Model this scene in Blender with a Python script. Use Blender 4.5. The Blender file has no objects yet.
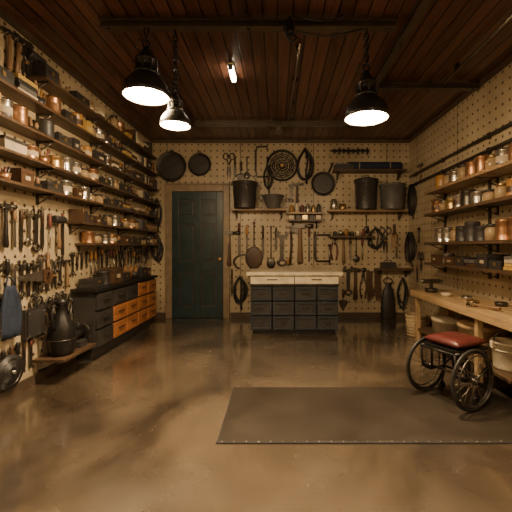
import bpy, math, random
from mathutils import Vector, Matrix
random.seed(11)
pi=math.pi
# ------------------------------------------------------------------ room dims (metres)
XL,XR,YB,YF,H=-2.083,2.20,5.833,-1.6,2.96
CAMZ=1.18
# ------------------------------------------------------------------ materials
def mat(name,col,rough=.5,metal=0.,var=.2,scale=9.,bump=0.,emit=None,es=0.,trans=0.,stretch=(1,1,1),coat=0.):
    m=bpy.data.materials.new(name); m.use_nodes=True
    nt=m.node_tree; n=nt.nodes; l=nt.links; bs=n['Principled BSDF']
    tc=n.new('ShaderNodeTexCoord'); mp=n.new('ShaderNodeMapping'); mp.inputs['Scale'].default_value=stretch
    nz=n.new('ShaderNodeTexNoise'); nz.inputs['Scale'].default_value=scale; nz.inputs['Detail'].default_value=5
    l.new(tc.outputs['Object'],mp.inputs[0]); l.new(mp.outputs[0],nz.inputs['Vector'])
    r=n.new('ShaderNodeValToRGB'); l.new(nz.outputs[0],r.inputs[0])
    r.color_ramp.elements[0].position=.3; r.color_ramp.elements[1].position=.7
    r.color_ramp.elements[0].color=tuple(c*(1-var) for c in col)+(1,)
    r.color_ramp.elements[1].color=tuple(min(1,c*(1+var)) for c in col)+(1,)
    l.new(r.outputs[0],bs.inputs['Base Color'])
    mr=n.new('ShaderNodeMapRange'); l.new(nz.outputs[0],mr.inputs[0])
    mr.inputs[3].default_value=max(.02,rough-.1); mr.inputs[4].default_value=min(1,rough+.1); l.new(mr.outputs[0],bs.inputs['Roughness'])
    bs.inputs['Metallic'].default_value=metal
    bs.inputs['Coat Weight'].default_value=coat
    bs.inputs['Transmission Weight'].default_value=trans
    if bump:
        b=n.new('ShaderNodeBump'); b.inputs['Strength'].default_value=bump; b.inputs['Distance'].default_value=.01
        l.new(nz.outputs[0],b.inputs['Height']); l.new(b.outputs[0],bs.inputs['Normal'])
    if emit: bs.inputs['Emission Color'].default_value=emit+(1,); bs.inputs['Emission Strength'].default_value=es
    return m
M={}
M['black']=mat('black_iron',(.03,.027,.025),.36,.6)
M['iron']=mat('cast_iron',(.055,.048,.042),.42,.25,.25,12)
M['dark']=mat('dark_paint',(.035,.031,.029),.42)
M['steel']=mat('worn_steel',(.30,.27,.23),.32,.9)
M['dsteel']=mat('dark_steel',(.10,.088,.075),.35,.85)
M['silver']=mat('tin_silver',(.52,.48,.42),.26,.9)
M['brass']=mat('brass',(.5,.33,.14),.32,.85)
M['copper']=mat('copper',(.42,.22,.11),.35,.8)
M['wood']=mat('handle_wood',(.20,.115,.055),.5,0,.35,14,.1,stretch=(1,.15,1))
M['woodd']=mat('dark_wood',(.07,.036,.018),.45,0,.35,10,.15,stretch=(1,.2,1))
M['woodl']=mat('bench_wood',(.38,.25,.125),.36,0,.3,8,.1,stretch=(3,.3,1))
M['shelf']=mat('shelf_wood',(.075,.043,.023),.45,0,.3,8,.1,stretch=(3,.4,1))
M['shelfl']=mat('shelf_wood_light',(.26,.165,.085),.45,0,.3,8,.1,stretch=(.4,3,1))
M['cream']=mat('cream_paint',(.62,.52,.36),.5)
M['paper']=mat('paper',(.42,.34,.23),.8)
M['amber']=mat('amber',(.36,.18,.05),.3)
M['yellow']=mat('mustard',(.45,.29,.08),.5)
M['red']=mat('red_leather',(.085,.018,.016),.33,0,.25,12,.2)
M['redd']=mat('dull_red',(.13,.04,.028),.5)
M['navy']=mat('navy_paint',(.034,.038,.045),.36,.1)
M['blue']=mat('blue_cloth',(.014,.022,.045),.85,0,.35,20,.3)
M['door']=mat('door_green_black',(.018,.036,.040),.32,0,.2,5,.05)
M['orange']=mat('orange_drawer',(.34,.13,.045),.36,0,.3,8,.05,stretch=(1,.3,4))
M['rubber']=mat('rubber',(.022,.02,.019),.5)
M['grey']=mat('grey_plastic',(.10,.095,.09),.45)
M['rope']=mat('rope',(.34,.24,.13),.85,0,.3,40,.4)
M['jar']=mat('jar_glass',(.32,.22,.12),.12,0,.2)
M['trim']=mat('door_trim',(.23,.165,.10),.45)
M['base']=mat('baseboard_paint',(.08,.053,.033),.5)
M['enamel']=mat('white_enamel',(.8,.72,.6),.4)
M['lens']=mat('lamp_glass',(1,.85,.6),.3,emit=(1,.76,.46),es=70)
M['tube']=mat('tube_glass',(1,.9,.7),.3,emit=(1,.82,.58),es=40)
M['mat']=mat('floor_mat',(.036,.028,.021),.36,0,.25,3,.03)
M['beam']=mat('beam_steel',(.10,.078,.056),.36,.5)
M['wicker']=mat('wicker',(.5,.38,.22),.75,0,.3,60,.5)

def pegboard(name,axis):
    m=bpy.data.materials.new(name); m.use_nodes=True; nt=m.node_tree; n=nt.nodes; l=nt.links; bs=n['Principled BSDF']
    tc=n.new('ShaderNodeTexCoord'); sp=n.new('ShaderNodeSeparateXYZ'); l.new(tc.outputs['Object'],sp.inputs[0])
    def math_(op,a,b=None):
        k=n.new('ShaderNodeMath'); k.operation=op
        for i,x in enumerate((a,b)):
            if x is None: continue
            if isinstance(x,(int,float)): k.inputs[i].default_value=x
            else: l.new(x,k.inputs[i])
        return k.outputs[0]
    p=.105
    def fr(o,p): return math_('SUBTRACT',math_('FRACT',math_('DIVIDE',math_('ADD',o,20*p),p)),.5)
    u=fr(sp.outputs[axis],p); v=fr(sp.outputs[2],p)
    d=math_('SQRT',math_('ADD',math_('MULTIPLY',u,u),math_('MULTIPLY',v,v)))
    hole=math_('LESS_THAN',d,.13)
    s=math_('ABSOLUTE',fr(sp.outputs[axis],1.22)); seam=math_('LESS_THAN',s,.0035)
    k=math_('MAXIMUM',hole,seam)
    nz=n.new('ShaderNodeTexNoise'); nz.inputs['Scale'].default_value=1.6; nz.inputs['Detail'].default_value=6
    l.new(tc.outputs['Object'],nz.inputs['Vector'])
    r=n.new('ShaderNodeValToRGB'); r.color_ramp.elements[0].position=.3; r.color_ramp.elements[1].position=.72
    r.color_ramp.elements[0].color=(.31,.235,.14,1); r.color_ramp.elements[1].color=(.53,.43,.28,1); l.new(nz.outputs[0],r.inputs[0])
    mx=n.new('ShaderNodeMix'); mx.data_type='RGBA'; l.new(k,mx.inputs[0]); l.new(r.outputs[0],mx.inputs[6]); mx.inputs[7].default_value=(.05,.03,.015,1)
    l.new(mx.outputs[2],bs.inputs['Base Color']); bs.inputs['Roughness'].default_value=.4
    b=n.new('ShaderNodeBump'); b.inputs['Distance'].default_value=.004; b.invert=True; l.new(k,b.inputs['Height']); l.new(b.outputs[0],bs.inputs['Normal'])
    return m
def planks():
    m=bpy.data.materials.new('ceiling_planks'); m.use_nodes=True; nt=m.node_tree; n=nt.nodes; l=nt.links; bs=n['Principled BSDF']
    tc=n.new('ShaderNodeTexCoord'); sp=n.new('ShaderNodeSeparateXYZ'); l.new(tc.outputs['Object'],sp.inputs[0])
    a=n.new('ShaderNodeMath'); a.operation='DIVIDE'; l.new(sp.outputs[0],a.inputs[0]); a.inputs[1].default_value=.115
    f=n.new('ShaderNodeMath'); f.operation='FRACT'; l.new(a.outputs[0],f.inputs[0])
    g=n.new('ShaderNodeMath'); g.operation='LESS_THAN'; l.new(f.outputs[0],g.inputs[0]); g.inputs[1].default_value=.1
    fl=n.new('ShaderNodeMath'); fl.operation='FLOOR'; l.new(a.outputs[0],fl.inputs[0])
    wn=n.new('ShaderNodeTexWhiteNoise'); wn.noise_dimensions='1D'; l.new(fl.outputs[0],wn.inputs['W'])
    mp=n.new('ShaderNodeMapping'); mp.inputs['Scale'].default_value=(14,1.1,1); l.new(tc.outputs['Object'],mp.inputs[0])
    nz=n.new('ShaderNodeTexNoise'); nz.inputs['Scale'].default_value=2.5; nz.inputs['Detail'].default_value=7; l.new(mp.outputs[0],nz.inputs['Vector'])
    ad=n.new('ShaderNodeMath'); ad.operation='ADD'; l.new(nz.outputs[0],ad.inputs[0])
    ml=n.new('ShaderNodeMath'); ml.operation='MULTIPLY'; l.new(wn.outputs['Value'],ml.inputs[0]); ml.inputs[1].default_value=.35; l.new(ml.outputs[0],ad.inputs[1])
    r=n.new('ShaderNodeValToRGB'); r.color_ramp.elements[0].position=.35; r.color_ramp.elements[1].position=1.
    r.color_ramp.elements[0].color=(.042,.018,.011,1); r.color_ramp.elements[1].color=(.15,.066,.04,1); l.new(ad.outputs[0],r.inputs[0])
    mx=n.new('ShaderNodeMix'); mx.data_type='RGBA'; l.new(g.outputs[0],mx.inputs[0]); l.new(r.outputs[0],mx.inputs[6]); mx.inputs[7].default_value=(.007,.004,.002,1)
    l.new(mx.outputs[2],bs.inputs['Base Color']); bs.inputs['Roughness'].default_value=.3
    b=n.new('ShaderNodeBump'); b.invert=True; b.inputs['Distance'].default_value=.01; l.new(g.outputs[0],b.inputs['Height']); l.new(b.outputs[0],bs.inputs['Normal'])
    return m
def concrete():
    m=bpy.data.materials.new('polished_concrete'); m.use_nodes=True; nt=m.node_tree; n=nt.nodes; l=nt.links; bs=n['Principled BSDF']
    tc=n.new('ShaderNodeTexCoord')
    n1=n.new('ShaderNodeTexNoise'); n1.inputs['Scale'].default_value=.85; n1.inputs['Detail'].default_value=6; n1.inputs['Roughness'].default_value=.5; n1.inputs['Distortion'].default_value=.8
    n2=n.new('ShaderNodeTexNoise'); n2.inputs['Scale'].default_value=1.5; n2.inputs['Detail'].default_value=5
    l.new(tc.outputs['Object'],n1.inputs['Vector']); l.new(tc.outputs['Object'],n2.inputs['Vector'])
    r=n.new('ShaderNodeValToRGB'); r.color_ramp.elements[0].position=.36; r.color_ramp.elements[1].position=.66
    r.color_ramp.elements[0].color=(.036,.025,.016,1); r.color_ramp.elements[1].color=(.155,.112,.072,1); l.new(n1.outputs[0],r.inputs[0])
    l.new(r.outputs[0],bs.inputs['Base Color'])
    mr=n.new('ShaderNodeMapRange'); mr.inputs[1].default_value=.3; mr.inputs[2].default_value=.7; mr.inputs[3].default_value=.14; mr.inputs[4].default_value=.36; l.new(n2.outputs[0],mr.inputs[0]); l.new(mr.outputs[0],bs.inputs['Roughness'])
    b=n.new('ShaderNodeBump'); b.inputs['Strength'].default_value=.04; b.inputs['Distance'].default_value=.02; l.new(n2.outputs[0],b.inputs['Height']); l.new(b.outputs[0],bs.inputs['Normal'])
    bs.inputs['Specular IOR Level'].default_value=1.0
    bs.inputs['Coat Weight'].default_value=1.; bs.inputs['Coat IOR'].default_value=1.9
    m2=n.new('ShaderNodeMapRange'); m2.inputs[1].default_value=.3; m2.inputs[2].default_value=.7; m2.inputs[3].default_value=.07; m2.inputs[4].default_value=.2; l.new(n2.outputs[0],m2.inputs[0]); l.new(m2.outputs[0],bs.inputs['Coat Roughness'])
    return m
M['pegx']=pegboard('pegboard_back',0); M['pegy']=pegboard('pegboard_side',1); M['planks']=planks(); M['floor']=concrete()

# ------------------------------------------------------------------ mesh builder
class B:
    def __init__(s): s.v=[];s.f=[];s.mi=[];s.sm=[];s.ms=[]
    def add(s,vs,fs,m,sm=False):
        o=len(s.v); s.v+= [tuple(x) for x in vs]
        if m not in s.ms: s.ms.append(m)
        k=s.ms.index(m)
        for f in fs: s.f.append([i+o for i in f]); s.mi.append(k); s.sm.append(sm)
    def box(s,c,d,m,rot=None):
        vs=[Vector((x*d[0]/2,y*d[1]/2,z*d[2]/2)) for x in(-1,1) for y in(-1,1) for z in(-1,1)]
        if rot is not None: vs=[rot@v for v in vs]
        vs=[v+Vector(c) for v in vs]
        s.add(vs,[(0,1,3,2),(4,6,7,5),(0,4,5,1),(2,3,7,6),(0,2,6,4),(1,5,7,3)],m)
    def bx(s,x0,x1,y0,y1,z0,z1,m): s.box(((x0+x1)/2,(y0+y1)/2,(z0+z1)/2),(abs(x1-x0),abs(y1-y0),abs(z1-z0)),m)
    def lathe(s,prof,m,o=(0,0,0),ax=(0,0,1),seg=20,sm=True,sc=(1,1),caps=True):
        q=Vector((0,0,1)).rotation_difference(Vector(ax).normalized()); o=Vector(o); vs=[];fs=[]
        n=len(prof)
        for r,z in prof:
            for i in range(seg):
                a=2*pi*i/seg; vs.append(q@Vector((r*sc[0]*math.cos(a),r*sc[1]*math.sin(a),z))+o)
        for j in range(n-1):
            for i in range(seg):
                i2=(i+1)%seg; fs.append((j*seg+i,j*seg+i2,(j+1)*seg+i2,(j+1)*seg+i))
        s.add(vs,fs,m,sm)
        cp=[]
        if caps and prof[0][0]>1e-5: cp.append([i for i in range(seg)][::-1])
        if caps and prof[-1][0]>1e-5: cp.append([(n-1)*seg+i for i in range(seg)])
        if cp:
            b=len(s.v)-len(vs); k=s.ms.index(m)
            for c in cp: s.f.append([i+b for i in c]); s.mi.append(k); s.sm.append(False)
    def cyl(s,p0,p1,r0,m,r1=None,seg=12):
        p0=Vector(p0);p1=Vector(p1); r1=r0 if r1 is None else r1
        s.lathe([(r0,0),(r1,(p1-p0).length)],m,p0,p1-p0,seg)
    def tube(s,pts,r,m,seg=6,closed=False):
        P=[Vector(p) for p in pts]; n=len(P); vs=[];fs=[]; up=None
        for i,p in enumerate(P):
            if closed: t=P[(i+1)%n]-P[i-1]
            else: t=P[min(i+1,n-1)]-P[max(i-1,0)]
            t.normalize()
            if up is None:
                up=t.orthogonal().normalized()
            up=(up-t*up.dot(t)); 
            if up.length<1e-4: up=t.orthogonal()
            up.normalize(); w=t.cross(up)
            for k in range(seg):
                a=2*pi*k/seg; vs.append(p+(up*math.cos(a)+w*math.sin(a))*r)
        for i in range(n if closed else n-1):
            j=(i+1)%n
            for k in range(seg):
                k2=(k+1)%seg; fs.append((i*seg+k,i*seg+k2,j*seg+k2,j*seg+k))
        if not closed: fs.append(tuple(range(seg))[::-1]); fs.append(tuple((n-1)*seg+k for k in range(seg)))
        s.add(vs,fs,m,True)
    def torus(s,c,R,r,m,ax=(0,0,1),seg=28,s2=6,sc=(1,1)):
        q=Vector((0,0,1)).rotation_difference(Vector(ax).normalized())
        s.tube([q@Vector((R*sc[0]*math.cos(2*pi*i/seg),R*sc[1]*math.sin(2*pi*i/seg),0))+Vector(c) for i in range(seg)],r,m,s2,True)
    def prism(s,pts,z0,z1,m):
        n=len(pts); vs=[(p[0],p[1],z0) for p in pts]+[(p[0],p[1],z1) for p in pts]
        fs=[tuple(range(n))[::-1],tuple(range(n,2*n))]+[(i,(i+1)%n,n+(i+1)%n,n+i) for i in range(n)]
        s.add(vs,fs,m)
    def ell(s,c,r,m,seg=14):
        k=8; s.lathe([(math.sin(pi*i/k),-math.cos(pi*i/k)) for i in range(k+1)],m,(0,0,0),(0,0,1),seg,caps=False)
        n=(k+1)*seg
        for i in range(len(s.v)-n,len(s.v)):
            v=s.v[i]; s.v[i]=(v[0]*r[0]+c[0],v[1]*r[1]+c[1],v[2]*r[2]+c[2])
    def obj(s,name,loc=(0,0,0),rot=None,parent=None,bev=0):
        me=bpy.data.meshes.new(name); me.from_pydata(s.v,[],s.f)
        for m in s.ms: me.materials.append(M[m])
        me.polygons.foreach_set('material_index',s.mi); me.polygons.foreach_set('use_smooth',s.sm); me.update()
        o=bpy.data.objects.new(name,me); bpy.context.collection.objects.link(o)
        mt=Matrix.Translation(Vector(loc))
        if rot is not None: mt=mt@rot.to_4x4()
        o.matrix_world=mt
        if parent is not None: o.parent=parent
        if bev:
            k=o.modifiers.new('bevel','BEVEL'); k.width=bev; k.segments=2; k.limit_method='ANGLE'; k.angle_limit=.7
        return o
# wall frames (u right, v up, n out of the wall)
FB=Matrix(((1,0,0),(0,0,-1),(0,1,0)))
FL=Matrix(((0,0,1),(1,0,0),(0,1,0)))
FR=Matrix(((0,0,-1),(-1,0,0),(0,1,0)))
def rz(a): return Matrix.Rotation(a,3,'Z')
# measured positions on the real wall planes
def PB(a,b): return (Vector(((a-277)/60,YB,CAMZ+(247-b)/60)),FB,1/60)
def PL(a,b):
    y=350*-XL/(277-a); return (Vector((XL,y,CAMZ+(247-b)*y/350)),FL,y/350)
def PR(a,b):
    y=350*XR/(a-277); return (Vector((XR,y,CAMZ+(247-b)*y/350)),FR,y/350)

# ------------------------------------------------------------------ room shell
def slab(name,x0,x1,y0,y1,z0,z1,m):
    b=B(); b.bx(x0,x1,y0,y1,z0,z1,m); return b.obj(name)
slab('floor',XL-.1,XR+.1,YF-.1,YB+.1,-.1,0,'floor')
slab('ceiling',XL-.1,XR+.1,YF-.1,YB+.1,H,H+.1,'planks')
slab('wall_left',XL-.1,XL,YF,YB,0,H,'pegy')
slab('wall_right',XR,XR+.1,YF,YB,0,H,'pegy')
slab('wall_back',XL-.1,XR+.1,YB,YB+.1,0,H,'pegx')
slab('wall_front',XL-.1,XR+.1,YF-.1,YF,0,H,'pegx')
slab('baseboard_left',XL,XL+.015,YF,YB-.015,0,.09,'base')
slab('baseboard_right',XR-.015,XR,YF,YB-.015,0,.09,'base')
b=B(); b.bx(XL,-1.86,YB-.015,YB,0,.09,'base'); b.bx(-.77,XR,YB-.015,YB,0,.09,'base'); b.obj('baseboard_back')
b=B(); b.bx(XL,XR,YB-.03,YB,H-.05,H,'base'); b.obj('trim_2')
b=B(); b.bx(XL,XL+.03,YF,YB-.03,H-.05,H,'base'); b.obj('trim_3')
b=B(); b.bx(XR-.03,XR,YF,YB-.03,H-.05,H,'base'); b.obj('trim_4')
# door
b=B(); x0,x1=-1.74,-.89
b.bx(x0-.105,x0,YB-.05,YB,0,2.21,'trim'); b.bx(x1,x1+.105,YB-.05,YB,0,2.21,'trim'); b.bx(x0,x1,YB-.05,YB,2.10,2.21,'trim')
b.bx(x0-.115,x1+.115,YB-.06,YB,2.21,2.235,'trim')
b.obj('trim_1',bev=.006)
b=B(); yl=YB-.022
b.bx(x0+.004,x1-.004,yl,YB,.005,2.096,'dark')
W=x1-x0; st=.11
for (a,c) in ((x0+.004,x0+st),(x0+W/2-.045,x0+W/2+.045),(x1-st,x1-.004)): b.bx(a,c,yl-.02,yl,.005,2.096,'door')
rows=((.2,.78),(.93,1.56),(1.68,1.96))
for (z0,z1) in ((.005,.2),(.78,.93),(1.56,1.68),(1.96,2.096)):
    for (a,c) in ((x0+st,x0+W/2-.045),(x0+W/2+.045,x1-st)): b.bx(a,c,yl-.02,yl,z0,z1,'door')
for (a,c) in ((x0+st,x0+W/2-.045),(x0+W/2+.045,x1-st)):
    for (z0,z1) in rows: b.bx(a+.035,c-.035,yl-.014,yl,z0+.035,z1-.035,'door')
yl-=.02
b.cyl((x1-.055,yl,.98),(x1-.055,yl-.012,.98),.03,'brass'); b.lathe([(.012,0),(.012,.03),(.03,.045),(.03,.06),(0,.07)],'brass',(x1-.055,yl-.01,.98),(0,-1,0),14)
for z in (.25,1.05,1.85): b.cyl((x0+.012,yl-.006,z-.05),(x0+.012,yl-.006,z+.05),.008,'dsteel')
b.obj('door_1',bev=.005)

# ------------------------------------------------------------------ ceiling steel
def ibeam(name,p0,p1,w=.09,h=.09):
    p0=Vector(p0);p1=Vector(p1);L=(p1-p0).length;d=(p1-p0).normalized()
    b=B(); b.box((L/2,0,h/2-.006),(L,w,.012),'beam'); b.box((L/2,0,-h/2+.006),(L,w,.012),'beam'); b.box((L/2,0,0),(L,.012,h-.024),'beam')
    for t in (.06,L/2,L-.06):
        b.box((t,0,h/2+(H-p0.z-h/2)/2),(.05,.05,max(.004,H-p0.z-h/2)),'beam')
        b.cyl((t,0,-h/2-.012),(t,0,-h/2),.015,'dsteel',seg=6)
    a=math.atan2(d.y,d.x); return b.obj(name,p0,Matrix.Rotation(a,3,'Z'))
ibeam('steel_beam',(-1.36,2.7,2.89),(.92,2.7,2.89),.07,.06)
ibeam('steel_beam',(-1.14,4.9,2.89),(.97,4.9,2.89),.08,.08)
ibeam('steel_beam',(1.03,.9,2.90),(1.03,4.95,2.90),.06,.07)
ibeam('steel_beam',(-1.2,3.3,2.90),(-1.2,4.95,2.90),.06,.07)
ibeam('steel_beam',(1.1,3.76,2.90),(2.16,3.76,2.90),.07,.06)
b=B(); b.box((.02,4.9,2.80),(.07,.05,.1),'beam'); b.box((.02,4.9,2.745),(.11,.09,.012),'beam'); b.obj('beam_hanger')
b=B(); b.tube([(.2,3.0,2.93),(.19,3.6,2.93),(.17,4.3,2.93),(.16,4.84,2.93)],.012,'steel'); 
for y in (3.1,3.7,4.3,4.75): b.box((.19,y,2.945),(.05,.03,.03),'dsteel')
b.obj('conduit_pipe')
b=B(); b.tube([(1.75,2.3,2.9),(1.75,3.65,2.9)],.014,'steel',8)
for y in (2.5,3.4): b.box((1.75,y,2.93),(.04,.03,.06),'dsteel')
b.obj('conduit_pipe')
b=B(); b.bx(-.48,-.42,3.38,3.66,2.935,H,'enamel'); b.cyl((-.45,3.39,2.92),(-.45,3.65,2.92),.024,'tube'); b.bx(-.47,-.43,3.37,3.39,2.895,2.94,'grey'); b.bx(-.47,-.43,3.65,3.67,2.895,2.94,'grey')
b.obj('fluorescent_ceiling_light')
def chain(b,x,y,z0,z1,m='black',s=.045):
    n=max(1,int((z1-z0)/(s*.72))); st=(z1-z0)/n
    for i in range(n):
        c=(x,y,z0+st*(i+.5)); pts=[]
        for k in range(10):
            t=2*pi*k/10; r=s*.3*math.cos(t); h=s*.62*math.sin(t)
            pts.append((c[0]+(r if i%2 else 0),c[1]+(0 if i%2 else r),c[2]+h))
        b.tube(pts,.0055,m,5,True)
def lamp(x,y,z,R,watts,spot,name='pendant_lamp',ceil=2.86,cone=110):
    k=R/.17; b=B()
    b.lathe([(.17*k,0),(.176*k,.004),(.173*k,.03*k),(.158*k,.085*k),(.118*k,.14*k),(.088*k,.17*k),(.078*k,.175*k)],'black',(x,y,z),seg=32,caps=False)
    b.torus((x,y,z+.003),.172*k,.006*k,'black',seg=36)
    b.lathe([(.166*k,.002),(.155*k,.07*k),(.115*k,.13*k),(.077*k,.165*k),(0,.166*k)],'enamel',(x,y,z),seg=32,caps=False)
    b.lathe([(0,.03*k),(.10*k,.032*k),(.145*k,.042*k),(0,.06*k)],'lens',(x,y,z),seg=32,caps=False)
    b.lathe([(.082*k,.16*k),(.092*k,.17*k),(.092*k,.19*k),(.07*k,.2*k),(.07*k,.26*k),(.082*k,.265*k),(.082*k,.285*k),(.06*k,.295*k),(.045*k,.33*k),(.03*k,.35*k),(.02*k,.38*k),(0,.38*k)],'black',(x,y,z),seg=24)
    for i in range(8):
        a=i*pi/4; b.box((x+.078*k*math.cos(a),y+.078*k*math.sin(a),z+.23*k),(.016*k,.012*k,.07*k),'dsteel',Matrix.Rotation(a,3,'Z'))
    b.torus((x,y,z+.4*k),.028*k,.007,'black',(0,1,0),14)
    b.tube([(x-.03*k,y,z+.35*k),(x-.09*k,y,z+.38*k),(x-.06*k,y,z+.44*k),(x,y,z+.42*k)],.005,'rubber')
    chain(b,x,y,z+.42*k,ceil,'black',.055)
    o=b.obj(name)
    L=bpy.data.lights.new('bulb','POINT'); L.energy=watts; L.color=(1,.73,.43); L.shadow_soft_size=.06
    lo=bpy.data.objects.new('bulb',L); bpy.context.collection.objects.link(lo); lo.location=(x,y,z-.05); lo.parent=o
    if spot:
        L=bpy.data.lights.new('reflector_beam','SPOT'); L.energy=spot; L.color=(1,.75,.46); L.shadow_soft_size=.1; L.spot_size=math.radians(cone); L.spot_blend=1.
        lo=bpy.data.objects.new('reflector_beam',L); bpy.context.collection.objects.link(lo); lo.location=(x,y,z-.03); lo.parent=o
lamp(-1.0,2.68,2.33,.17,62,150)
lamp(-.79,2.72,2.12,.115,30,50)
lamp(.69,2.70,2.17,.165,62,150)
lamp(-.95,1.1,2.35,.17,14,300,ceil=2.95,cone=88)
lamp(.95,1.1,2.35,.17,14,300,ceil=2.95,cone=88)
b=B()
b.tube([(.08,2.70,2.85),(.07,2.66,2.78),(.12,2.66,2.74),(.15,2.68,2.78),(.10,2.69,2.84)],.008,'rubber')
b.tube([(.10,2.66,2.93),(.06,2.64,2.86),(.13,2.62,2.80),(.2,2.63,2.79),(.35,2.64,2.77),(.5,2.66,2.80),(.66,2.66,2.84)],.007,'rubber')
b.tube([(.08,2.64,2.90),(.05,2.62,2.80),(.09,2.62,2.72),(.13,2.63,2.80),(.11,2.65,2.9)],.007,'rubber')
b.tube([(.13,2.64,2.92),(.2,2.6,2.88),(.3,2.6,2.86),(.42,2.62,2.88),(.5,2.64,2.93)],.007,'rubber')
b.lathe([(.03,0),(.035,.02),(.03,.06),(.012,.08)],'black',(.1,2.64,2.78),seg=12)
b.obj('hanging_cable')

# ------------------------------------------------------------------ floor mat
b=B(); b.bx(-.35,2.15,2.11,2.93,0,.006,'mat')
b.bx(-.366,2.15,2.094,2.115,0,.009,'dark'); b.bx(-.362,-.35,2.115,2.93,0,.009,'dark')
for i in range(34): b.lathe([(.006,0),(.005,.003),(0,.004)],'steel',(-.33+i*.073,2.1045,.009),seg=8)
b.obj('floor_mat')

# ------------------------------------------------------------------ centre cabinet
b=B(); x0,x1,y0,y1=-.375,.845,4.69,5.42
b.bx(x0+.02,x1-.02,y0+.03,y1,.06,.66,'black'); b.bx(x0+.05,x1-.05,y0+.07,y1-.03,0,.06,'dark')
b.bx(x0+.01,x1-.01,y0+.015,y1,.66,.80,'dark')
b.bx(x0-.03,x1+.03,y0-.03,y1+.03,.80,.845,'cream')
for i in range(2):
    a=x0+.02+i*.595; c=a+.585
    b.bx(a,c,y0-.005,y0+.02,.685,.785,'cream'); b.bx((a+c)/2-.07,(a+c)/2+.07,y0-.02,y0-.005,.74,.75,'dsteel')
for i in range(4):
    a=x0+.025+i*.2975; c=a+.275
    for j in range(3):
        z=.075+j*.195; z2=z+.175
        b.bx(a,c,y0+.008,y0+.03,z,z2,'dark')
        for (p,q,r,s_) in ((a,c,z,z+.026),(a,c,z2-.026,z2),(a,a+.026,z+.026,z2-.026),(c-.026,c,z+.026,z2-.026)): b.bx(p,q,y0-.010,y0+.008,r,s_,'navy')
        b.tube([((a+c)/2-.04,y0+.008,z+.1),((a+c)/2-.04,y0-.015,z+.095),((a+c)/2+.04,y0-.015,z+.095),((a+c)/2+.04,y0+.008,z+.1)],.005,'dsteel')
b.obj('tool_cabinet',bev=.003)

# ------------------------------------------------------------------ left dresser
b=B(); fx=-1.83; y0,y1=3.55,5.3
b.bx(XL+.016,fx-.02,y0,y1,.14,.72,'dark'); b.bx(XL+.016,fx-.08,y0+.05,y1-.05,0,.14,'dark')
b.bx(XL+.002,fx+.02,y0-.03,y1+.02,.72,.755,'black')
cols=[(y0+.01,y0+.34)]+[(y0+.37+i*.345,y0+.37+i*.345+.32) for i in range(4)]
for i,(a,c) in enumerate(cols):
    for j in range(3):
        z=.158+j*.188; z2=z+.165
        m='dark' if i==0 or (j==2 and i<3) else 'orange'
        b.bx(fx-.02,fx+.012,a,c,z,z2,m)
        b.cyl((fx+.012,(a+c)/2-.05,z+.1),(fx+.03,(a+c)/2-.05,z+.1),.006,'dsteel',seg=8); b.cyl((fx+.012,(a+c)/2+.05,z+.1),(fx+.03,(a+c)/2+.05,z+.1),.006,'dsteel',seg=8)
        b.cyl((fx+.03,(a+c)/2-.07,z+.1),(fx+.03,(a+c)/2+.07,z+.1),.007,'dsteel',seg=8)
b.obj('drawer_chest',bev=.003)

# ------------------------------------------------------------------ hanging tools (local: x,y on wall, z out)
def arc(cx,cy,r,a0,a1,n): return [(cx+r*math.cos(math.radians(a0+(a1-a0)*i/(n-1))),cy+r*math.sin(math.radians(a0+(a1-a0)*i/(n-1)))) for i in range(n)]
def peg(b,x,y,d=.04):
    b.tube([(x,y,0),(x,y,d),(x,y+.012,d+.006)],.004,'steel',5)
def hammer(b,L,h='wood'):
    k=L/.32
    b.lathe([(.014*k,0),(.017*k,.05*L),(.013*k,.3*L),(.01*k,.85*L),(.01*k,.98*L)],h,(0,-L/2,.03),(0,1,0),10)
    b.box((0,L*.42,.03),(.05*k,.03*k,.03*k),'dsteel'); b.lathe([(.012*k,0),(.012*k,.02*k),(.019*k,.028*k),(.019*k,.05*k)],'dsteel',(.02*k,L*.42,.03),(1,0,0),10)
    b.prism([(-.02*k,L*.42+.016*k),(-.05*k,L*.42+.01*k),(-.085*k,L*.42-.02*k),(-.05*k,L*.42-.008*k),(-.02*k,L*.42-.016*k)],.02,.04,'dsteel')
    peg(b,.03*k,L*.42-.024*k); peg(b,-.03*k,L*.42-.024*k)
def mallet(b,L,h='wood'):
    b.lathe([(.014,0),(.018,.1*L),(.012,.4*L),(.012,.9*L)],h,(0,-L/2,.045),(0,1,0),10)
    b.lathe([(.03,0),(.036,.01),(.036,.12),(.03,.13)],'rubber',(-.065,L*.4,.045),(1,0,0),14); peg(b,.03,L*.4-.05); peg(b,-.03,L*.4-.05)
def wrench(b,L,m='steel'):
    k=L/.25; w=.011*k
    b.prism([(-w*.8,-L*.36),(w*.8,-L*.36),(w,L*.36),(-w,L*.36)],.014,.022,m)
    R=.03*k; cy=L/2-R
    out=arc(0,cy,R,125,415,16); inn=arc(0,cy+.004,R*.5,400,140,8); b.prism(out+inn,.012,.026,m)
    b.torus((0,-L/2+.024*k,.019),.019*k,.007*k,m,seg=16); peg(b,0,L/2-R*1.2)
def screwdriver(b,L,h='amber'):
    b.lathe([(0,0),(.012,.004),(.015,.03),(.013,.1*L+.03),(.017,.3*L),(.009,.4*L),(.004,.42*L)],h,(0,L/2,.025),(0,-1,0),10)
    b.cyl((0,L*.09,.025),(0,-L*.5,.025),.0055,'steel',seg=8); b.box((0,L*.1,.012),(.05,.008,.025),'steel')
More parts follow.
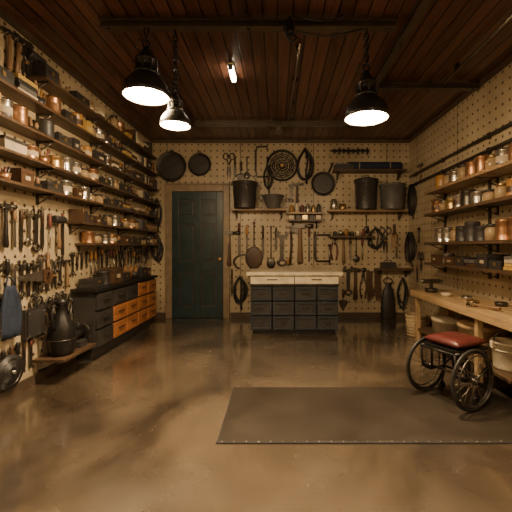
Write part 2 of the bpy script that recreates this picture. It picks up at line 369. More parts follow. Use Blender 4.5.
def pliers(b,L,h='redd'):
    for s in (1,-1):
        b.tube([(s*.008,L*.2,.02),(s*.03,L*.05,.02),(s*.038,-L*.2,.02),(s*.022,-L*.5,.02)],.009,h,8)
        b.prism([(0,L*.15),(s*.022,L*.2),(s*.02,L*.3),(s*.006,L*.5),(s*.002,L*.5)],.012,.028,'dsteel')
    b.cyl((0,L*.2,.008),(0,L*.2,.034),.014,'steel'); peg(b,0,L*.1)
def spoon(b,L,m='dsteel',hw=.035,hl=.06):
    b.tube([(0,L/2-.02,.015),(0,0,.018),(0,-L/2+hl,.015)],.006,m,8); b.torus((0,L/2-.012,.015),.012,.004,m,seg=12)
    b.ell((0,-L/2+hl*.9,.022),(hw,hl,.014),m); peg(b,0,L/2-.012)
def saw(b,L,h='wood'):
    n=18; x0=-L/2; pts=[(x0,.02),(L*.22,.05),(L*.22,-.05)]
    for i in range(n): 
        t=i/n; pts+= [(L*.22-(L*.72)*t,-.05+.035*t-.0),(L*.22-(L*.72)*(t+.5/n),-.045+.035*t+.006)]
    b.prism(pts,.012,.016,'steel')
    b.prism([(L*.2,.05),(L*.3,.06),(L*.46,.05),(L*.5,.0),(L*.44,-.06),(L*.38,-.07),(L*.4,-.03),(L*.4,.02),(L*.34,.03),(L*.3,.01),(L*.29,-.03),(L*.33,-.07),(L*.24,-.06),(L*.2,-.04)],.006,.028,h); peg(b,L*.35,.03); peg(b,-L*.3,-.0,.03)
def pan(b,R,hl=.2,m='iron'):
    b.lathe([(0,.006),(R*.84,.006),(R*.99,.036),(R,.04),(R*.97,.042),(R*.82,.014),(0,.014)],m,(0,0,.0),(0,0,1),40,sm=False)
    b.torus((0,0,.04),R*.985,.006,'dsteel',seg=40); b.torus((0,0,.016),R*.80,.004,'black',seg=36)
    for t in (.6,.4,.2): b.torus((0,0,.014),R*t,.003,'black',seg=28)
    if hl:
        b.tube([(0,R*.95,.036),(0,R+.03,.03),(0,R+hl*.7,.02),(0,R+hl,.02)],.014,'black',8); b.torus((0,R+hl+.012,.02),.014,.005,'black',seg=12); peg(b,0,R+hl+.012)
    else: b.torus((0,R*1.02,.03),.025,.007,'black',seg=12); peg(b,0,R+.02)
def sieve(b,R):
    b.lathe([(R,.008),(R,.06),(R*.88,.06),(R*.88,.012)],'black',(0,0,0),(0,0,1),36,caps=False)
    for r in (.75,.62,.5,.35,.2): b.torus((0,0,.03),R*r,.009,'black',seg=30)
    for i in range(12):
        a=i*pi/6; b.cyl((0,0,.03),(R*.95*math.cos(a),R*.95*math.sin(a),.03),.006,'dsteel',seg=6)
    b.cyl((0,0,.02),(0,0,.06),.03,'brass'); peg(b,0,R*.9)
def axe(b,L,h='wood'):
    b.tube([(0,L*.48,.025),(.004,0,.025),(-.012,-L*.5,.025)],.013,h,8)
    b.prism([(-.02,L*.48),(.03,L*.47),(.1,L*.52),(.11,L*.38),(.1,L*.26),(.03,L*.36),(-.02,L*.36)],.015,.036,'dsteel'); peg(b,.03,L*.33); peg(b,-.025,L*.34)
def chisel(b,L,h='wood'):
    b.lathe([(.012,0),(.016,.02),(.013,.3*L),(.016,.38*L),(.007,.42*L)],h,(0,L/2,.022),(0,-1,0),10)
    b.prism([(-.008,L*.1),(.008,L*.1),(.012,-L*.5),(-.012,-L*.5)],.018,.026,'steel'); b.box((0,L*.07,.012),(.05,.008,.025),'steel')
def shears(b,L,m='dsteel'):
    for s in (1,-1):
        b.prism([(0,-L*.02),(s*.02,-L*.0),(s*.028,-L*.25),(s*.014,-L*.5),(-s*.002,-L*.1)],.012+.004*s,.018+.004*s,m)
        b.tube([(0,-L*.02,.02),(s*.012,L*.12,.02),(s*.02,L*.2,.02)],.008,m,8); b.torus((s*.036,L*.33,.02),.034,.008,m,seg=18,sc=(.8,1.6))
    b.cyl((0,-L*.02,.006),(0,-L*.02,.032),.012,'brass'); peg(b,.036,L*.33+.04)
def clamp(b,L):
    w=L*.4; b.tube([(w*.4,L*.5,.025),(-w*.5,L*.5,.025),(-w*.6,L*.3,.025),(-w*.6,-L*.3,.025),(-w*.5,-L*.5,.025),(w*.4,-L*.5,.025)],.014,'dsteel',8)
    b.cyl((w*.35,-L*.62,.025),(w*.35,L*.1,.025),.009,'steel'); b.cyl((w*.35-.05,-L*.6,.025),(w*.35+.05,-L*.6,.025),.006,'steel'); b.cyl((w*.35,L*.1,.025),(w*.35,L*.14,.025),.02,'dsteel'); b.cyl((w*.35,L*.44,.025),(w*.35,L*.4,.025),.02,'dsteel'); peg(b,-w*.2,L*.47)
def knife(b,L):
    b.prism([(-.014,L*.12),(.014,L*.12),(.016,-L*.3),(.0,-L*.5),(-.014,-L*.35)],.012,.016,'dsteel'); b.lathe([(.009,0),(.013,.03),(.011,L*.36)],'woodd',(0,L*.48,.015),(0,-1,0),8); b.torus((0,L*.5,.015),.01,.003,'steel',seg=10); peg(b,0,L*.5)
def trowel(b,L):
    b.prism([(0,-L*.5),(.055,-L*.1),(.04,0),(-.04,0),(-.055,-L*.1)],.014,.018,'dsteel'); b.tube([(0,-L*.04,.02),(0,.06*L,.04),(0,.15*L,.03)],.006,'steel'); b.lathe([(.01,0),(.015,.02),(.014,.3*L),(.008,.34*L)],'woodd',(0,L*.13,.03),(0,1,0),10); b.torus((0,L*.49,.03),.012,.003,'steel',seg=10); peg(b,0,L*.49)
def brush(b,L):
    b.prism([(-.03,-L*.1),(.03,-L*.1),(.033,-L*.5),(-.033,-L*.5)],.01,.03,'rope'); b.box((0,-L*.06,.02),(.062,L*.12,.024),'brass'); b.prism([(-.03,0),(.03,0),(.014,L*.15),(.012,L*.45),(-.012,L*.45),(-.014,L*.15)],.012,.028,'woodd'); peg(b,0,L*.4)
def loop(b,w,h,n=3,r=.009,m='rubber'):
    rnd=random.Random(int(w*999+h*77))
    for i in range(n):
        a=rnd.uniform(.7,1.1);c=rnd.uniform(.82,1.05); d=rnd.uniform(-.12,.12); ph=rnd.uniform(0,6); pts=[]
        for k in range(30):
            t=2*pi*k/30; yy=(h/2)-h*c*(1-math.cos(t))/2
            wd=math.sin(t)*math.sin(min(1,(1-math.cos(t))*.9)*pi/2)**.6 if math.sin(t)!=0 else 0
            pts.append((w/2*a*wd+d*w*(1-math.cos(t))/2+.004*math.sin(3*t+ph),yy+.004*math.cos(2*t+ph),.018+i*r*1.5))
        b.tube(pts,r,m,6,True)
    b.tube([(.01,h*.45,.03),(w*.15,h*.1,.03+n*r),(w*.05,-h*.25,.03+n*r),(w*.12,-h*.62,.02)],r*.9,m,6)
    b.tube([(0,h*.5-.02,0),(0,h*.5-.02,.05+n*r*1.6),(0,h*.5+.01,.055+n*r*1.6)],.007,'steel')
def hookbar(b,L):
    b.box((0,0,.012),(L,.03,.024),'black')
    n=int(L/.07)
    for i in range(n):
        x=-L/2+.04+i*(L-.08)/(n-1); b.tube([(x,.01,.024),(x,.0,.05),(x,-.035,.055),(x,-.04,.075)],.006,'black'); b.ell((x,-.02,.06),(.02,.045+.02*(i%2),.014),'black')
def gloves(b,L):
    for s in (-1,1):
        x=s*.045; b.prism([(x-.035,L*.5),(x+.035,L*.5),(x+.033,L*.1),(x+.042,-L*.1),(x+.04,-L*.4),(x+.028,-L*.42),(x+.024,-L*.2),(x+.018,-L*.5),(x+.004,-L*.5),(x,-L*.2),(x-.008,-L*.48),(x-.022,-L*.46),(x-.024,-L*.15),(x-.05,-L*.3),(x-.055,-L*.22),(x-.035,0)],.012+.01*(s+1),.03+.01*(s+1),'woodd')
    peg(b,0,L*.48,.055)
def bag(b,L):
    b.lathe([(.0,-L*.5),(.06,-L*.49),(.085,-L*.35),(.08,0),(.06,L*.2),(.03,L*.3),(.045,L*.36),(0,L*.36)],'rubber',(0,0,.062),(0,1,0),14,sc=(1,.7)); b.torus((0,L*.4,.05),.05,.008,'rubber',seg=16); peg(b,0,L*.45,.05)
def file_(b,L,h='redd'):
    b.box((0,-L*.12,.018),(.022,L*.74,.008),'dsteel'); b.lathe([(.01,0),(.014,.03),(.012,.25*L)],h,(0,L*.49,.018),(0,-1,0),10); peg(b,0,L*.49)
def horseshoe(b,L):
    b.tube([(x,y,.02) for x,y in arc(0,0,L*.42,-60,240,16)],.014,'dsteel',8); peg(b,0,L*.4)
T={'hammer':hammer,'mallet':mallet,'wrench':wrench,'screwdriver':screwdriver,'pliers':pliers,'spoon':spoon,'saw':saw,'axe':axe,'chisel':chisel,'shears':shears,'clamp':clamp,'knife':knife,'trowel':trowel,'brush':brush,'gloves':gloves,'bag':bag,'file':file_,'horseshoe':horseshoe}
NM={'hammer':'claw_hammer','mallet':'rubber_mallet','spoon':'metal_ladle','saw':'hand_saw','axe':'hatchet','shears':'garden_shears','clamp':'c_clamp','brush':'paint_brush','gloves':'work_gloves','bag':'hanging_pouch','file':'metal_file'}
def hangw(loc,F,kind,L,rot=0,wx=1.35,**k):
    b=B(); T[kind](b,L,**k); b.v=[(v[0]*wx,v[1],v[2]) for v in b.v]
    return b.obj(NM.get(kind,kind),loc,F@rz(math.radians(rot)))
def hang(P,kind,px,py,lp,rot=0,wx=1.45,**k):
    loc,F,s=P(px,py); return hangw(loc,F,kind,lp*s,rot,wx,**k)
def hang2(P,fn,name,px,py,rot,*a,**k):
    loc,F,s=P(px,py); b=B(); fn(b,*a,**k); return b.obj(name,loc,F@rz(math.radians(rot)))

# back wall
hang2(PB,pan,'round_griddle',172,167,0,.25,0); hang2(PB,pan,'round_griddle',200,165,0,.19,0)
hang(PB,'shears',229,166,28); hang(PB,'trowel',241,174,24); hang(PB,'knife',235,168,20); hang(PB,'spoon',247,168,22)
hang2(PB,sieve,'round_sieve',282,166,0,.26)
hang(PB,'clamp',263,162,30,wx=1.0); hang2(PB,loop,'leather_strap',268,178,0,.16,.42,2,.014,'black')
hang2(PB,loop,'leather_strap',305,165,0,.26,.52,2,.017,'black')
hang2(PB,pan,'skillet',323,184,-25,.2,.16)
hang2(PB,hookbar,'hook_rack',350,151,0,.62)
hang(PB,'wrench',291,193,18,m='dsteel'); hang(PB,'hammer',297,193,20,h='woodd')
L1=[('spoon',254,245,46,dict(hw=.10,hl=.19,m='woodd')),('axe',291,246,38,dict(h='woodd')),('knife',263,243,34,{}),('spoon',271,247,42,dict(hw=.05,hl=.09)),('wrench',282,248,36,dict(m='dsteel')),('hammer',300,243,40,{}),
('clamp',324,248,26,{}),('file',309,245,34,{}),('knife',315,247,30,{}),('pliers',334,247,26,{}),('mallet',343,248,30,{}),('chisel',350,246,28,dict(h='woodd')),('spoon',356,247,30,dict(hw=.04,hl=.06)),('screwdriver',362,247,26,dict(h='redd')),('shears',385,240,28,{}),
('file',239,240,34,{}),('horseshoe',245,262,18,{}),('screwdriver',247,238,26,{}),('wrench',348,280,30,dict(m='dsteel')),('hammer',355,283,32,dict(h='woodd')),('pliers',363,284,28,dict(h='woodd')),('gloves',373,286,30,{}),('bag',387,299,46,{}),
('brush',394,235,24,{}),('screwdriver',288,266,16,{}),('trowel',343,300,22,{}),('hammer',229,248,36,dict(h='woodd')),('knife',232,283,28,{}),('spoon',366,224,18,{}),('chisel',396,246,24,{}),('knife',276,240,24,{})]
for k,x,y,l,kw in L1: hang(PB,k,x,y,l,**kw)
hang2(PB,loop,'hose_coil',375,238,0,.24,.34,3,.013)
hang2(PB,loop,'hose_coil',240,291,0,.22,.5,3,.014)
hang2(PB,loop,'cable_coil',158,214,0,.16,.5,4,.012); hang2(PB,loop,'cable_coil',158,248,0,.18,.42,4,.012)
hang2(PB,loop,'cable_coil',402,292,0,.16,.5,3,.012)
# back wall shelves
def shelfB(x0,x1,y,dep=.24,m='shelfl',name='tool_shelf'):
    a=(x0-277)/60;c=(x1-277)/60; z=CAMZ+(247-y)/60
    b=B(); b.bx(a,c,YB-dep,YB,z-.03,z,m)
    for x in (a+.08,c-.08):
        b.prism([(0,0),(-dep*.8,0),(0,-.12)],-.01,.01,'dsteel')
        for i in range(len(b.v)-6,len(b.v)): v=b.v[i]; b.v[i]=(x+v[2],YB+v[0],z-.03+v[1])
    b.obj(name); return z
z1=shelfB(232,286,210); z2=shelfB(327,403,211); z3=shelfB(287,322,213,.16); z4=shelfB(288,321,220,.14,'shelf'); z5=shelfB(332,402,172,.24,'shelf'); z6=shelfB(330,373,236,.14,'shelf'); z7=shelfB(374,410,268,.2,'shelf')
def put(b,name,x,y,z,rot=0): return b.obj(name,(x,y,z+.0005),Matrix.Rotation(rot,3,'Z'))
def pail(R,h,m='dark',flare=1.18,bail=True,lid=False):
    b=B(); b.lathe([(0,0),(R/flare,0),(R/flare,.01),(R*.97,h*.92),(R*1.04,h*.93),(R*1.04,h),(R*.98,h),(R*.93,h*.9),(R/flare*.9,.02),(0,.02)],m,seg=26)
    b.torus((0,0,h*.7),R*.95*1.0,.006,m)
    if bail: b.tube([(math.cos(t)*R*1.02,0,h*.9+math.sin(t)*R*.95) for t in [pi*i/12 for i in range(13)]],.006,'dsteel'); b.box((R*1.02,0,h*.9),(.03,.04,.05),m); b.box((-R*1.02,0,h*.9),(.03,.04,.05),m)
    if lid: b.lathe([(R*1.08,h),(R*1.08,h+.02),(R*.5,h+.05),(0,h+.055)],m,seg=26); b.tube([(-.04,0,h+.05),(-.03,0,h+.09),(.03,0,h+.09),(.04,0,h+.05)],.008,'dsteel')
    return b
put(pail(.2,.42),'metal_bucket',(246-277)/60,YB-.22,z1,.3)
b=B(); b.lathe([(0,0),(.09,0),(.1,.015),(.17,.2),(.185,.205),(.18,.215),(.16,.2),(.09,.02),(0,.02)],'grey'); b.torus((.19,0,.17),.03,.007,'grey',(0,1,0),14); b.torus((-.19,0,.17),.03,.007,'grey',(0,1,0),14); put(b,'mixing_bowl',(273-277)/60,YB-.195,z1)
put(pail(.18,.46,'dark',1.12,False,True),'stock_pot',(363-277)/60,YB-.2,z2)
put(pail(.2,.40,'grey',1.2,False),'trash_pail',(388-277)/60,YB-.215,z2)
b=B(); b.lathe([(0,0),(.05,0),(.06,.02),(.06,.12),(.045,.16),(.045,.18),(0,.18)],'silver'); put(b,'storage_tin',(333-277)/60,YB-.1,z2)
b=B(); b.lathe([(0,0),(.045,0),(.05,.02),(.05,.1),(0,.1)],'brass'); put(b,'storage_tin',(341-277)/60,YB-.15,z2)
b=B(); b.lathe([(0,-.45),(.06,-.44),(.068,-.4),(.068,.4),(.06,.44),(0,.45)],'blue',(0,0,.07),(1,0,0),16)
for x in (-.25,.25): b.torus((x,0,.07),.07,.008,'rope',(1,0,0),20)
put(b,'rolled_tarp',(372-277)/60,YB-.12,z5)
b=B(); b.box((0,0,.04),(.3,.14,.08),'dark'); b.box((0,0,.09),(.26,.12,.02),'grey'); put(b,'tool_case',(342-277)/60,YB-.12,z5)
b=B()
for i in range(6):
    x=-.22+i*.09; m=['amber','cream','redd','silver','brass','dark'][i]; b.lathe([(0,0),(.03,0),(.032,.01),(.032,.08+.02*(i%2)),(.022,.1+.02*(i%2)),(.024,.12+.02*(i%2)),(0,.125+.02*(i%2))],m,(x,0,0),seg=12)
put(b,'spice_jars',(304.5-277)/60,YB-.08,z3)
b=B()
for i in range(5):
    x=-.22+i*.11; b.box((x,0,.035),(.08,.07,.07),['cream','woodd','brass','dark','cream'][i])
put(b,'small_boxes',(304.5-277)/60,YB-.075,z4)
b=B()
for i in range(7): b.lathe([(0,0),(.03,0),(.033,.05+.02*(i%3)),(.02,.07+.02*(i%3)),(0,.075+.02*(i%3))],['dark','silver','amber','dsteel','cream','redd','dark'][i],(-.29+i*.095,0,0),seg=10)
put(b,'small_jars',(351.5-277)/60,YB-.07,z6)
b=B(); b.box((0,0,.05),(.22,.14,.1),'dark'); b.tube([(-.06,0,.1),(-.05,0,.13),(.05,0,.13),(.06,0,.1)],.008,'dsteel'); put(b,'tool_case',(386-277)/60,YB-.1,z7)
# ------------------------------------------------------------------ shelf contents
rs=random.Random(5)
def it_books(w,h,d,rot):
    b=B(); x=-w/2
    while x<w/2-.015:
        t=min(rs.uniform(.02,.045),w/2-x); hh=h*rs.uniform(.75,1); b.box((x+t/2,0,hh/2),(t*.92,d*rs.uniform(.8,1),hh),rs.choice(['paper','woodd','dark','woodd','cream','navy','shelf','grey','dark'])); x+=t
    return b,'book_row'
def it_boxes(w,h,d,rot):
    b=B(); hh=h*rs.uniform(.6,.98); m=rs.choice(['paper','woodd','yellow','wood','shelf','wood','dark','dark']); b.box((0,0,hh*.4),(w*.92,d*.86,hh*.8),m); b.box((0,0,hh*.88),(w*.96,d*.9,hh*.24),rs.choice([m,'dark','woodd'])); b.box((0,-d*.432,hh*.45),(w*.35,.004,hh*.25),'paper'); return b,'storage_box'
def it_tin(w,h,d,rot):
    R=min(w,d)*.46; hh=min(h*.98,R*rs.uniform(2.,2.9)); m=rs.choice(['copper','silver','brass','amber','dsteel','silver','silver','dark','copper']); b=B()
    b.lathe([(0,0),(R,0),(R,.006),(R*.96,.012),(R*.96,hh*.86),(R,hh*.88),(R,hh*.94),(R*.9,hh*.96),(R*.9,hh),(0,hh)],m,seg=22); b.lathe([(R*.965,hh*.25),(R*.967,hh*.6)],rs.choice(['paper','woodd',m,m,m]),seg=22,caps=False); return b,'paint_tin'
def it_jar(w,h,d,rot):
    R=min(w,d)*.38; hh=h*rs.uniform(.7,.95); b=B(); b.lathe([(0,0),(R,0),(R,hh*.65),(R*.7,hh*.78),(R*.7,hh*.82)],'jar',seg=18); b.lathe([(R*.8,hh*.8),(R*.8,hh*.97),(0,hh)],rs.choice(['brass','dark','silver']),seg=18); return b,'glass_jar'
def it_folded(w,h,d,rot):
    b=B(); z=0; n=rs.randint(2,4)
    for i in range(n):
        t=min(.035,h*.8/n); b.box((rs.uniform(-.01,.01),0,z+t/2),(w*rs.uniform(.8,.95),d*rs.uniform(.75,.9),t*.92),rs.choice(['cream','paper','grey','woodd','dark','yellow'])); z+=t
    return b,'folded_cloths'
def it_pot(w,h,d,rot):
    R=min(w,d)*.36; b=B(); b.lathe([(0,0),(R*.8,0),(R,h*.5),(R*.9,h*.5),(R*.7,.01),(0,.01)],rs.choice(['dark','copper','silver']),seg=16)
    for i in range(6):
        a=i*1.05; b.cyl((R*.3*math.cos(a),R*.3*math.sin(a),.01),(R*.75*math.cos(a),R*.75*math.sin(a),h*rs.uniform(.8,.98)),.006,rs.choice(['wood','dark','redd','amber']),.01,8)
    return b,'brush_pot'
def it_case(w,h,d,rot):
    b=B(); hh=h*.65; b.box((0,0,hh/2),(w*.92,d*.8,hh),'dark'); b.box((0,0,hh*.6),(w*.94,d*.82,.008),'dsteel'); b.tube([(-w*.15,-0,hh),(-w*.12,0,hh+.03),(w*.12,0,hh+.03),(w*.15,0,hh)],.006,'dsteel'); b.box((0,-d*.41,hh*.6),(.03,.01,.03),'brass'); return b,'tool_case'
def it_planes(w,h,d,rot):
    b=B(); b.box((0,0,.02),(w*.9,d*.4,.04),'dsteel'); b.lathe([(.012,0),(.02,.03),(.012,.06),(0,.065)],'wood',(w*.3,0,.04),seg=12); b.prism([(-w*.3,.04),(-w*.15,.04),(-w*.2,.11),(-w*.32,.12)],-.014,.014,'wood')
    for i in range(len(b.v)-8,len(b.v)): v=b.v[i]; b.v[i]=(v[0],v[2],v[1])
    return b,'hand_plane'
def fill(side,z,y0,y1,dep,maxh,kinds,wr=(.1,.26)):
    y=y0
    while y<y1-.08:
        w=min(rs.uniform(*wr),y1-y)
        k=rs.choice(kinds)
        if k in (it_tin,it_jar,it_pot): w=min(w,dep*.95,.17)
        h=maxh*rs.uniform(.7,1)
        b,n=k(w,h,dep*.85,0)
        if side=='L': b.obj(n,(XL+dep*.5,y+w/2,z+.001),Matrix.Rotation(pi/2,3,'Z'))
        else: b.obj(n,(XR-dep*.5,y+w/2,z+.001),Matrix.Rotation(-pi/2,3,'Z'))
        y+=w+rs.uniform(.003,.025)
def shelfS(side,z,y0,y1,dep,m='shelf'):
    b=B()
    if side=='L':
        b.bx(XL,XL+dep,y0,y1,z-.02,z,m); s=1; X=XL
    else:
        b.bx(XR-dep,XR,y0,y1,z-.03,z,m); s=-1; X=XR
    n=max(2,int((y1-y0)/.8)+1)
    for i in range(n):
        y=y0+.06+i*(y1-y0-.12)/(n-1)
        b.box((X+s*dep*.45,y,z-.029),(dep*.9,.02,.014),'dsteel'); b.box((X+s*.008,y,z-.07),(.016,.02,.09),'dsteel'); b.cyl((X+s*.012,y,z-.11),(X+s*dep*.75,y,z-.034),.006,'dsteel',seg=6)
    b.obj('tool_shelf')
D=.17
allk=[it_books,it_boxes,it_tin,it_jar,it_folded,it_case,it_pot,it_boxes,it_planes,it_tin,it_case]
for z,y0,y1,mh in ((2.60,2.9,5.6,.24),(2.35,2.1,5.7,.215),(2.11,2.1,5.7,.2),(1.88,2.1,5.7,.19),(1.66,2.1,5.7,.18),(1.43,3.45,5.7,.19),(1.22,3.6,5.7,.16)):
    shelfS('L',z,y0,y1,D); fill('L',z,y0+.03,y1-.03,D,mh*.86,allk)
for z,y0,y1,mh in ((1.90,2.35,4.6,.27),(1.61,2.35,4.6,.24),(1.24,2.35,4.6,.34),(.98,2.35,4.6,.2)):
    shelfS('R',z,y0,y1,.27,'shelfl' if z>1.8 else 'shelf'); fill('R',z,y0+.03,y1-.03,.27,mh*.8,[it_tin,it_tin,it_jar,it_tin,it_tin,it_tin,it_tin] if z>1.1 else [it_boxes,it_case,it_planes,it_folded,it_tin],(.15,.22))
b=B()
for y in (2.6,3.6,4.56): b.box((XR-.012,y,1.5),(.02,.03,1.3),'dsteel')
b.obj('shelf_upright')
fill('L',.756,3.6,5.25,.22,.2,[it_case,it_boxes,it_pot,it_tin,it_case],(.16,.3))

# ---- left wall tools
rt=random.Random(21)
def lrow(z,y0,y1,step,La,Lb,kinds):
    y=y0
    while y<y1:
        k=rt.choice(kinds); L=rt.uniform(La,Lb); kw={}
        if k=='wrench': kw['m']=rt.choice(['dsteel','dsteel','steel'])
        if k in ('hammer','mallet','axe','chisel'): kw['h']=rt.choice(['wood','woodd','black'])
        if k in ('screwdriver','pliers','file'): kw['h']=rt.choice(['redd','black','woodd','amber'])
        wd={'hammer':1.3,'mallet':1.4,'axe':1.4,'shears':1.3,'trowel':1.2,'clamp':1.6,'pliers':1.1}.get(k,1)
        hangw(Vector((XL,y+step*wd*.5,z+rt.uniform(-.03,.03))),FL,k,L,0,1.25,**kw); y+=step*wd
big=['hammer','wrench','screwdriver','mallet','axe','wrench','chisel','hammer','knife','file']
sm=['wrench','pliers','screwdriver','chisel','knife','file','wrench','hammer','shears']
lrow(1.33,2.12,3.42,.085,.30,.40,big)
lrow(.93,2.2,3.42,.08,.26,.36,big+sm)
lrow(1.04,3.5,5.6,.085,.18,.26,sm)
lrow(.28,2.45,2.93,.075,.22,.28,['knife','screwdriver','chisel','file'])
lrow(.62,2.95,3.5,.08,.2,.26,['pliers','wrench','knife','shears'])
loc,F,s=PL(28,277); b=B(); saw(b,.42,'woodd'); b.v=[(v[0],v[1],v[2]+.05) for v in b.v]; b.cyl((.14,.03,0),(.14,.03,.06),.006,'steel'); b.obj('hand_saw',loc,F)
for k,x,y,l in (('hammer',6,50,40),('axe',15,56,44),('shears',24,62,34),('mallet',31,70,30)): hang(PL,k,x,y,l)
loc,F,s=PL(31,323); b=B(); w=.24; b.box((0,0,.02),(w,w*1.05,.04),'rubber'); b.box((0,0,.045),(w*.85,w*.9,.01),'dark'); b.tube([(-.04,w*.5,.03),(-.03,w*.6,.03),(.03,w*.6,.03),(.04,w*.5,.03)],.007,'dsteel')
for x in(-1,1):
    for y in(-1,1): b.cyl((x*w*.36,y*w*.38,.05),(x*w*.36,y*w*.38,.054),.008,'steel',seg=8)
b.obj('battery_charger',loc,F,bev=.006)
loc,F,s=PL(5,372); b=B(); b.lathe([(.13,.01),(.13,.05),(.05,.055),(.05,.065),(.02,.065),(.02,.01)],'rubber',seg=32); b.torus((0,0,.052),.1,.006,'dsteel'); b.cyl((0,0,0),(0,0,.085),.012,'steel'); b.obj('grinding_wheel',loc,F)
loc,F,s=PL(4,312); b=B()
N=9;vs=[];fs=[]
for j in range(10):
    t=j/9; wv=.05+.05*min(1,t*2.2)
    for i in range(N):
        a=i/(N-1)*2-1; vs.append((a*wv,.2-.40*t,.04+.018*math.sin(a*7+t*2)*min(1,t*3)+.01))
for j in range(9):
    for i in range(N-1): q=j*N+i; fs.append((q,q+N,q+N+1,q+1))
b.add(vs,fs,'blue',True); b.tube([(-.05,.2,.05),(-.02,.25,.04),(0,.27,.03),(.02,.25,.04),(.05,.2,.05)],.006,'blue'); peg(b,0,.265,.05); 
o=b.obj('shop_apron',loc,F); k=o.modifiers.new('s','SOLIDIFY'); k.thickness=.006
b=B(); b.bx(XL,XL+.28,2.97,3.5,.20,.22,'shelf')
for y in (3.05,3.42): b.cyl((XL+.012,y,.1),(XL+.25,y,.20),.01,'dsteel',seg=6)
b.obj('tool_shelf')
b=B(); b.lathe([(0,0),(.09,0),(.105,.03),(.116,.14),(.104,.25),(.06,.34),(.042,.38),(.04,.44),(.054,.45),(.054,.48),(.02,.50),(0,.51)],'black',seg=28)
b.tube([(0,-.045,.42),(0,-.1,.44),(0,-.14,.38),(0,-.12,.27),(0,-.1,.24)],.012,'black',8); b.tube([(0,.09,.2),(0,.13,.3),(0,.15,.42)],.014,'black',8); b.torus((0,0,.14),.116,.006,'dsteel')
b.obj('metal_jug',(XL+.15,3.14,.2205))
b=B(); b.box((0,0,.03),(.16,.12,.06),'dark'); b.cyl((0,-.1,.12),(0,.1,.12),.045,'black',seg=16); b.cyl((0,-.13,.12),(0,-.1,.12),.075,'dsteel',seg=24); b.cyl((0,.1,.12),(0,.13,.12),.075,'dsteel',seg=24); b.tube([(.02,0,.16),(.03,0,.22),(-.03,0,.24),(-.06,0,.18)],.008,'rubber'); b.obj('bench_grinder',(XL+.14,3.38,.2205))

# ---- right wall
b=B()
for z in (2.17,2.32):
    b.cyl((XR-.035,2.2,z),(XR-.035,5.7,z),.018,'dsteel',seg=10)
    for y in (2.6,3.6,4.6,5.5): b.box((XR-.02,y,z),(.04,.03,.06),'dsteel')
b.obj('wall_pipe')
hang2(PR,loop,'cable_coil',414,200,0,.3,.5,4,.010); hang2(PR,loop,'hose_coil',413,248,0,.32,.5,4,.012)
hang(PR,'hammer',422,172,16); hang(PR,'wrench',420,235,16,m='dsteel'); hang(PR,'shears',422,262,18); hang(PR,'knife',418,275,16)

# workbench
b=B(); bx0,bx1,by0,by1=1.68,XR-.02,2.42,4.43
for i in range(4): 
    w=(bx1-bx0)/4; b.bx(bx0+i*w+.002,bx0+(i+1)*w-.002,by0,by1,.61,.64,'woodl')
b.bx(bx0,bx0+.03,by0,by1,.57,.61,'woodl')
for y in (3.02,4.33):
    for x in (bx0+.06,bx1-.05): b.bx(x-.025,x+.025,y-.025,y+.025,0,.61,'woodl')
    b.bx(bx0+.06,bx1-.05,y-.02,y+.02,.53,.58,'woodl')
b.bx(bx0+.05,bx1-.02,2.6,4.36,.16,.185,'shelf')
b.obj('workbench',bev=.003)
zb=.6405
b=B(); b.lathe([(0,0),(.07,0),(.075,.04),(.07,.045),(0,.045)],'dsteel'); b.cyl((0,0,.04),(0,0,.12),.02,'dsteel'); b.box((0,0,.13),(.2,.06,.05),'dsteel'); b.cyl((-.15,0,.13),(.14,0,.13),.012,'steel'); b.cyl((-.15,-.06,.13),(-.15,.06,.13),.007,'steel'); b.obj('bench_vise',(1.85,4.2,zb))
for i,(x,y) in enumerate(((1.85,3.3),(1.95,3.6),(1.86,3.85),(2.05,3.2))):
    b=B(); b.lathe([(0,0),(.05,0),(.055,.03),(.05,.035),(.03,.01),(0,.01)],['brass','silver','cream','dsteel'][i],seg=20); b.obj('metal_dish',(x,y,zb))
b=B(); hammer(b,.3); b.obj('claw_hammer',(1.8,3.05,zb-.005),rz(.4))
def basket(R,h):
    b=B(); b.lathe([(0,0),(R*.82,0),(R,h),(R*.93,h),(R*.76,.01),(0,.01)],'wicker',seg=24)
    for i in range(7): b.torus((0,0,h*(i+.5)/7),R*(.82+.18*(i+.5)/7)+.002,.007,'wicker',seg=26)
    b.torus((0,0,h),R*.97,.014,'wicker'); return b
basket(.14,.27).obj('wicker_basket',(1.86,4.66,0)); basket(.1,.2).obj('wicker_basket',(2.06,4.95,0))
b=B(); b.lathe([(0,0),(.2,0),(.2,.1),(.208,.1),(.208,.13),(0,.135)],'cream',seg=32); b.obj('round_storage_tub',(1.95,3.33,.186))
b=B(); b.lathe([(0,0),(.2,0),(.205,.09),(.215,.09),(.215,.12),(.2,.13),(0,.14)],'woodl',seg=32); b.obj('round_wooden_box',(1.95,3.33,.3215))
b=B(); b.lathe([(0,0),(.18,0),(.185,.16),(.195,.16),(.195,.19),(0,.2)],'paper',seg=32); b.obj('round_storage_tub',(1.95,3.95,.186))
pail(.13,.22,'cream',1.15).obj('plastic_bucket',(1.91,2.88,.186))

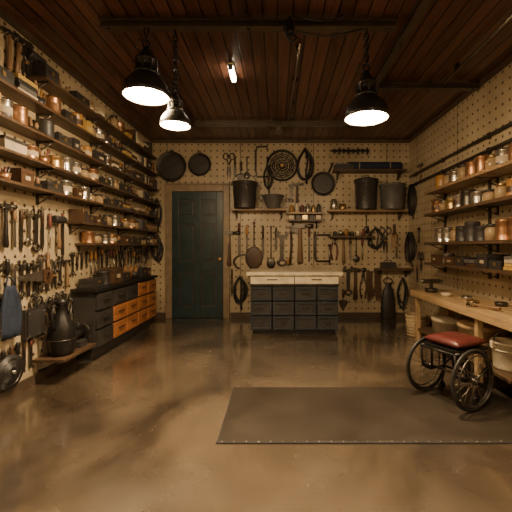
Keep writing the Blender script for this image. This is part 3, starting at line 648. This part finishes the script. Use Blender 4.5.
# ------------------------------------------------------------------ wheelchair
b=B(); R=.222; zc=R+.0
for s in (-1,1):
    x=s*.2
    b.torus((x,0,zc),R-.011,.011,'rubber',(1,0,0),44,8); b.torus((x,0,zc),R-.028,.007,'dsteel',(1,0,0),40,6); b.torus((x+s*.03,0,zc),R-.04,.006,'dsteel',(1,0,0),40,6)
    b.cyl((x-.025,0,zc),(x+.03,0,zc),.02,'dsteel'); b.cyl((x+.03,0,zc),(x+.036,0,zc),.012,'steel')
    for i in range(18):
        a=2*pi*i/18; b.cyl((x+(.018 if i%2 else -.018),.012*math.cos(a+.6),zc+.012*math.sin(a+.6)),(x,(R-.03)*math.cos(a),zc+(R-.03)*math.sin(a)),.0022,'steel',seg=5)
    for i in range(5):
        a=2*pi*i/5; b.cyl((x,(R-.03)*math.cos(a),zc+(R-.03)*math.sin(a)),(x+s*.03,(R-.04)*math.cos(a),zc+(R-.04)*math.sin(a)),.004,'steel',seg=5)
    X=s*.15
    b.tube([(X,-.12,.40),(X,.16,.40),(X,.22,.38),(X,.25,.2),(X,.27,.10)],.010,'black',8)
    b.tube([(X,-.12,.40),(X,-.1,.24),(X,-.02,.2),(X,.12,.2),(X,.235,.26)],.009,'black',8)
    b.cyl((X,0,zc),(x,0,zc),.014,'dsteel'); b.cyl((X,0,.2),(X,0,.4),.009,'black')
    b.tube([(X,.14,.2),(X,.14,.14),(X,.12,.1),(X,.11,.052)],.009,'black',8); b.torus((X,.11,.042),.034,.008,'rubber',(1,0,0),20,6); b.cyl((X-.012,.11,.042),(X+.012,.11,.042),.026,'dsteel')
    b.box((s*.085,.29,.09),(.12,.09,.01),'black'); b.cyl((X,.27,.10),(s*.03,.27,.095),.008,'black')
b.cyl((-.2,0,zc),(.2,0,zc),.01,'dsteel'); b.cyl((-.15,-.12,.4),(.15,-.12,.4),.009,'black'); b.cyl((-.15,.14,.2),(.15,.14,.2),.009,'black')
b.box((0,.075,.41),(.31,.33,.022),'black')
vs=[];fs=[];n=12
for side in (1,-1):
    for j in range(n+1):
        for i in range(n+1):
            u=i/n*2-1;v=j/n*2-1; e=((1-u**4)*(1-v**4))**.5; vs.append((u*.15,.08+v*.16,.455+side*(.008+.03*e)))
q=(n+1)**2
for k in (0,1):
    for j in range(n):
        for i in range(n):
            a=k*q+j*(n+1)+i; f=(a,a+1,a+n+2,a+n+1); fs.append(f if k==0 else f[::-1])
ring=[i for i in range(n)]+[j*(n+1)+n for j in range(n)]+[n*(n+1)+n-i for i in range(n)]+[(n-j)*(n+1) for j in range(n)]
for i in range(len(ring)): a=ring[i];c=ring[(i+1)%len(ring)]; fs.append((a,q+a,q+c,c))
b.add(vs,fs,'red',True)
b.obj('wheelchair',(1.31,2.68,.0065),rz(math.atan2(-.38,.18)))

# ------------------------------------------------------------------ camera and world
cam=bpy.data.cameras.new('camera'); co=bpy.data.objects.new('camera',cam); bpy.context.collection.objects.link(co)
co.location=(0,0,CAMZ); co.rotation_euler=(pi/2,0,0); cam.sensor_width=36; cam.lens=36*350/512
cam.shift_x=-21/512; cam.shift_y=-9/512; cam.clip_start=.02
bpy.context.scene.camera=co
w=bpy.data.worlds.new('world'); bpy.context.scene.world=w; w.use_nodes=True; w.node_tree.nodes['Background'].inputs[0].default_value=(.02,.015,.01,1)
